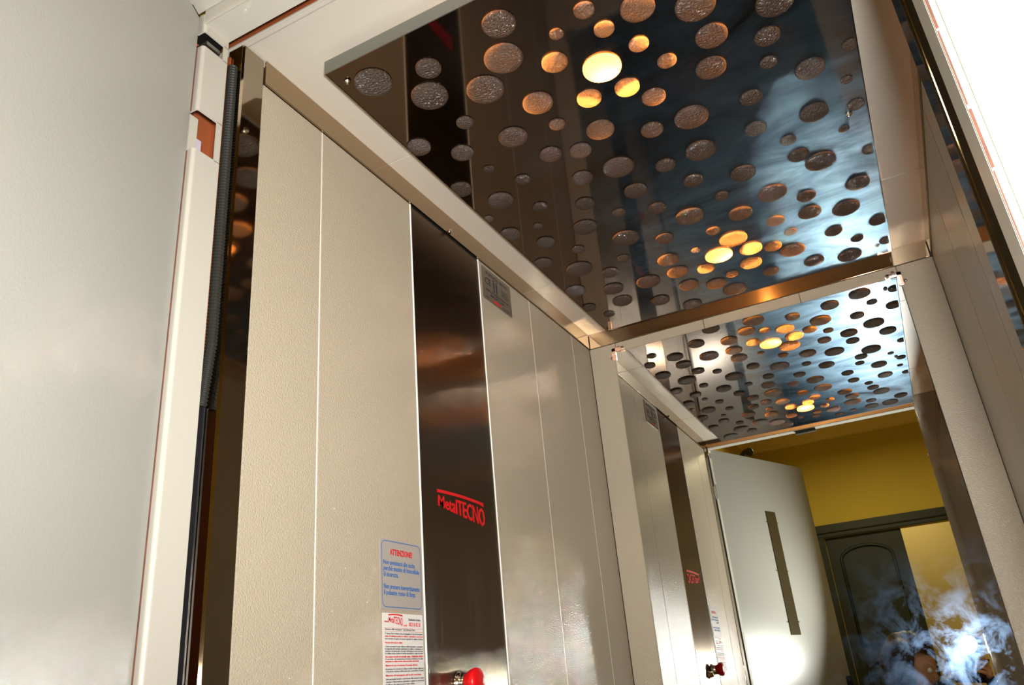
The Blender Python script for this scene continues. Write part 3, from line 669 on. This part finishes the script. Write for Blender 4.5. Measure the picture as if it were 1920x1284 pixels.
skin_chain('trousers', [V((-0.21, -0.715, 0.47)), body_v[0]] + [body_v[i] for i in (12, 13, 14, 16, 17, 18)],
           [(0, 1), (1, 2), (2, 3), (3, 4), (1, 5), (5, 6), (6, 7)], [(.15, .12), (.155, .125), .10, .072, .052, .10, .072, .052], DARK_CLOTH, pe, root=1)
for k in (15, 19):
    bm = bmesh.new(); ball(bm, body_v[k] + V((0, 0.02, 0.0)), 0.05, 16, (0.9, 2.2, 0.68)); link('shoe', fin(bm, 'shoe', BLACK, True), pe)
# head with a face, turned to the viewfinder
Fw = V((0.85, 0.25, -0.30)).normalized(); Sx = Fw.cross(V((0, 0, 1))).normalized(); Up = Sx.cross(Fw)
HM = Matrix((Sx, Fw, Up)).transposed()
bm = bmesh.new()
bmesh.ops.create_uvsphere(bm, u_segments=40, v_segments=28, radius=1.0)
for v in bm.verts:
    x, y, z = v.co
    q = V((x*0.076, y*0.095, z*0.118))
    if z < 0: q.x *= 1 - 0.30*(-z)**1.5; q.y = q.y*(1-0.12*(-z)) + 0.012*(-z)
    if y > 0:
        q.y += 0.024*math.exp(-((x/0.16)**2 + ((z+0.22)/0.15)**2))          # nose
        q.y -= 0.010*(math.exp(-(((x-0.42)/0.2)**2 + ((z-0.02)/0.12)**2)) + math.exp(-(((x+0.42)/0.2)**2 + ((z-0.02)/0.12)**2)))
        q.y += 0.007*math.exp(-((x/0.28)**2 + ((z+0.52)/0.07)**2)); q.y += 0.008*math.exp(-((x/0.3)**2 + ((z+0.85)/0.15)**2))
    v.co = hc + HM @ q
for sx_ in (-1, 1):
    ball(bm, hc + HM @ V((sx_*0.077, -0.004, -0.008)), 0.03, 12, (0.3, 0.6, 1.0), HM)
hd_ = link('head', fin(bm, 'head', SKIN, True), pe, label='face of the person behind the camera')
for sx_ in (-1, 1):
    bm = bmesh.new(); ball(bm, hc + HM @ V((sx_*0.032, 0.079, 0.004)), 0.012, 14); link('eye', fin(bm, 'eye', mat('eye_white', (0.8, 0.8, 0.78), 0.2), True), hd_)
bm = bmesh.new(); ball(bm, hc + HM @ V((0, 0.098, -0.060)), 0.02, 12, (1, 0.25, 0.3), HM); link('mouth', fin(bm, 'mouth', mat('lips', (0.45, 0.13, 0.11), 0.5), True), hd_)
bm = bmesh.new(); bmesh.ops.create_uvsphere(bm, u_segments=40, v_segments=28, radius=1.0)
for v in list(bm.verts):
    x, y, z = v.co
    n_ = 1 + 0.035*math.sin(9*x+5*z) + 0.025*math.sin(14*y+11*x)
    q = V((x*0.108*n_, y*0.118*n_ - 0.018, z*0.137*n_ + 0.012))
    v.co = q
bmesh.ops.delete(bm, geom=[v for v in bm.verts if v.co.y > 0.045 and v.co.z < 0.062], context='VERTS')
for v in bm.verts: v.co = hc + HM @ v.co
link('hair', fin(bm, 'hair', HAIR, True), pe, label='dark hair')
# hands round the camera: palm, four fingers and a thumb each
def hand(wrist, palm, dirs, thumb, name='hand'):
    vs = [wrist, palm]; es = [(0, 1)]; rr = [(.026, .018), (.034, .016)]
    for (base, mid, tip) in dirs:
        i = len(vs); vs += [base, mid, tip]; es += [(1, i), (i, i+1), (i+1, i+2)]; rr += [.0095, .0085, .0070]
    i = len(vs); vs += list(thumb); es += [(0, i), (i, i+1)]; rr += [.012, .009]
    skin_chain(name, vs, es, rr, SKIN, pe, root=1, sub=1)
hand(rw, K(0.080, -0.010, 0.108), [(K(0.084, 0.022-0.018*k, 0.090), K(0.080, 0.024-0.019*k, 0.062), K(0.058-0.003*k, 0.022-0.019*k, 0.052)) for k in range(4)],
     [K(0.076, -0.012, 0.134), K(0.052, 0.006, 0.134)])
hand(lw, K(-0.045, -0.062, 0.068), [(K(-0.028+0.004*k, -0.060, 0.062-0.016*k+0.01), K(0.000+0.004*k, -0.052, 0.058-0.016*k+0.01), K(0.024, -0.036, 0.056-0.015*k+0.01)) for k in range(4)],
     [K(-0.058, -0.035, 0.075), K(-0.046, -0.004, 0.066)])
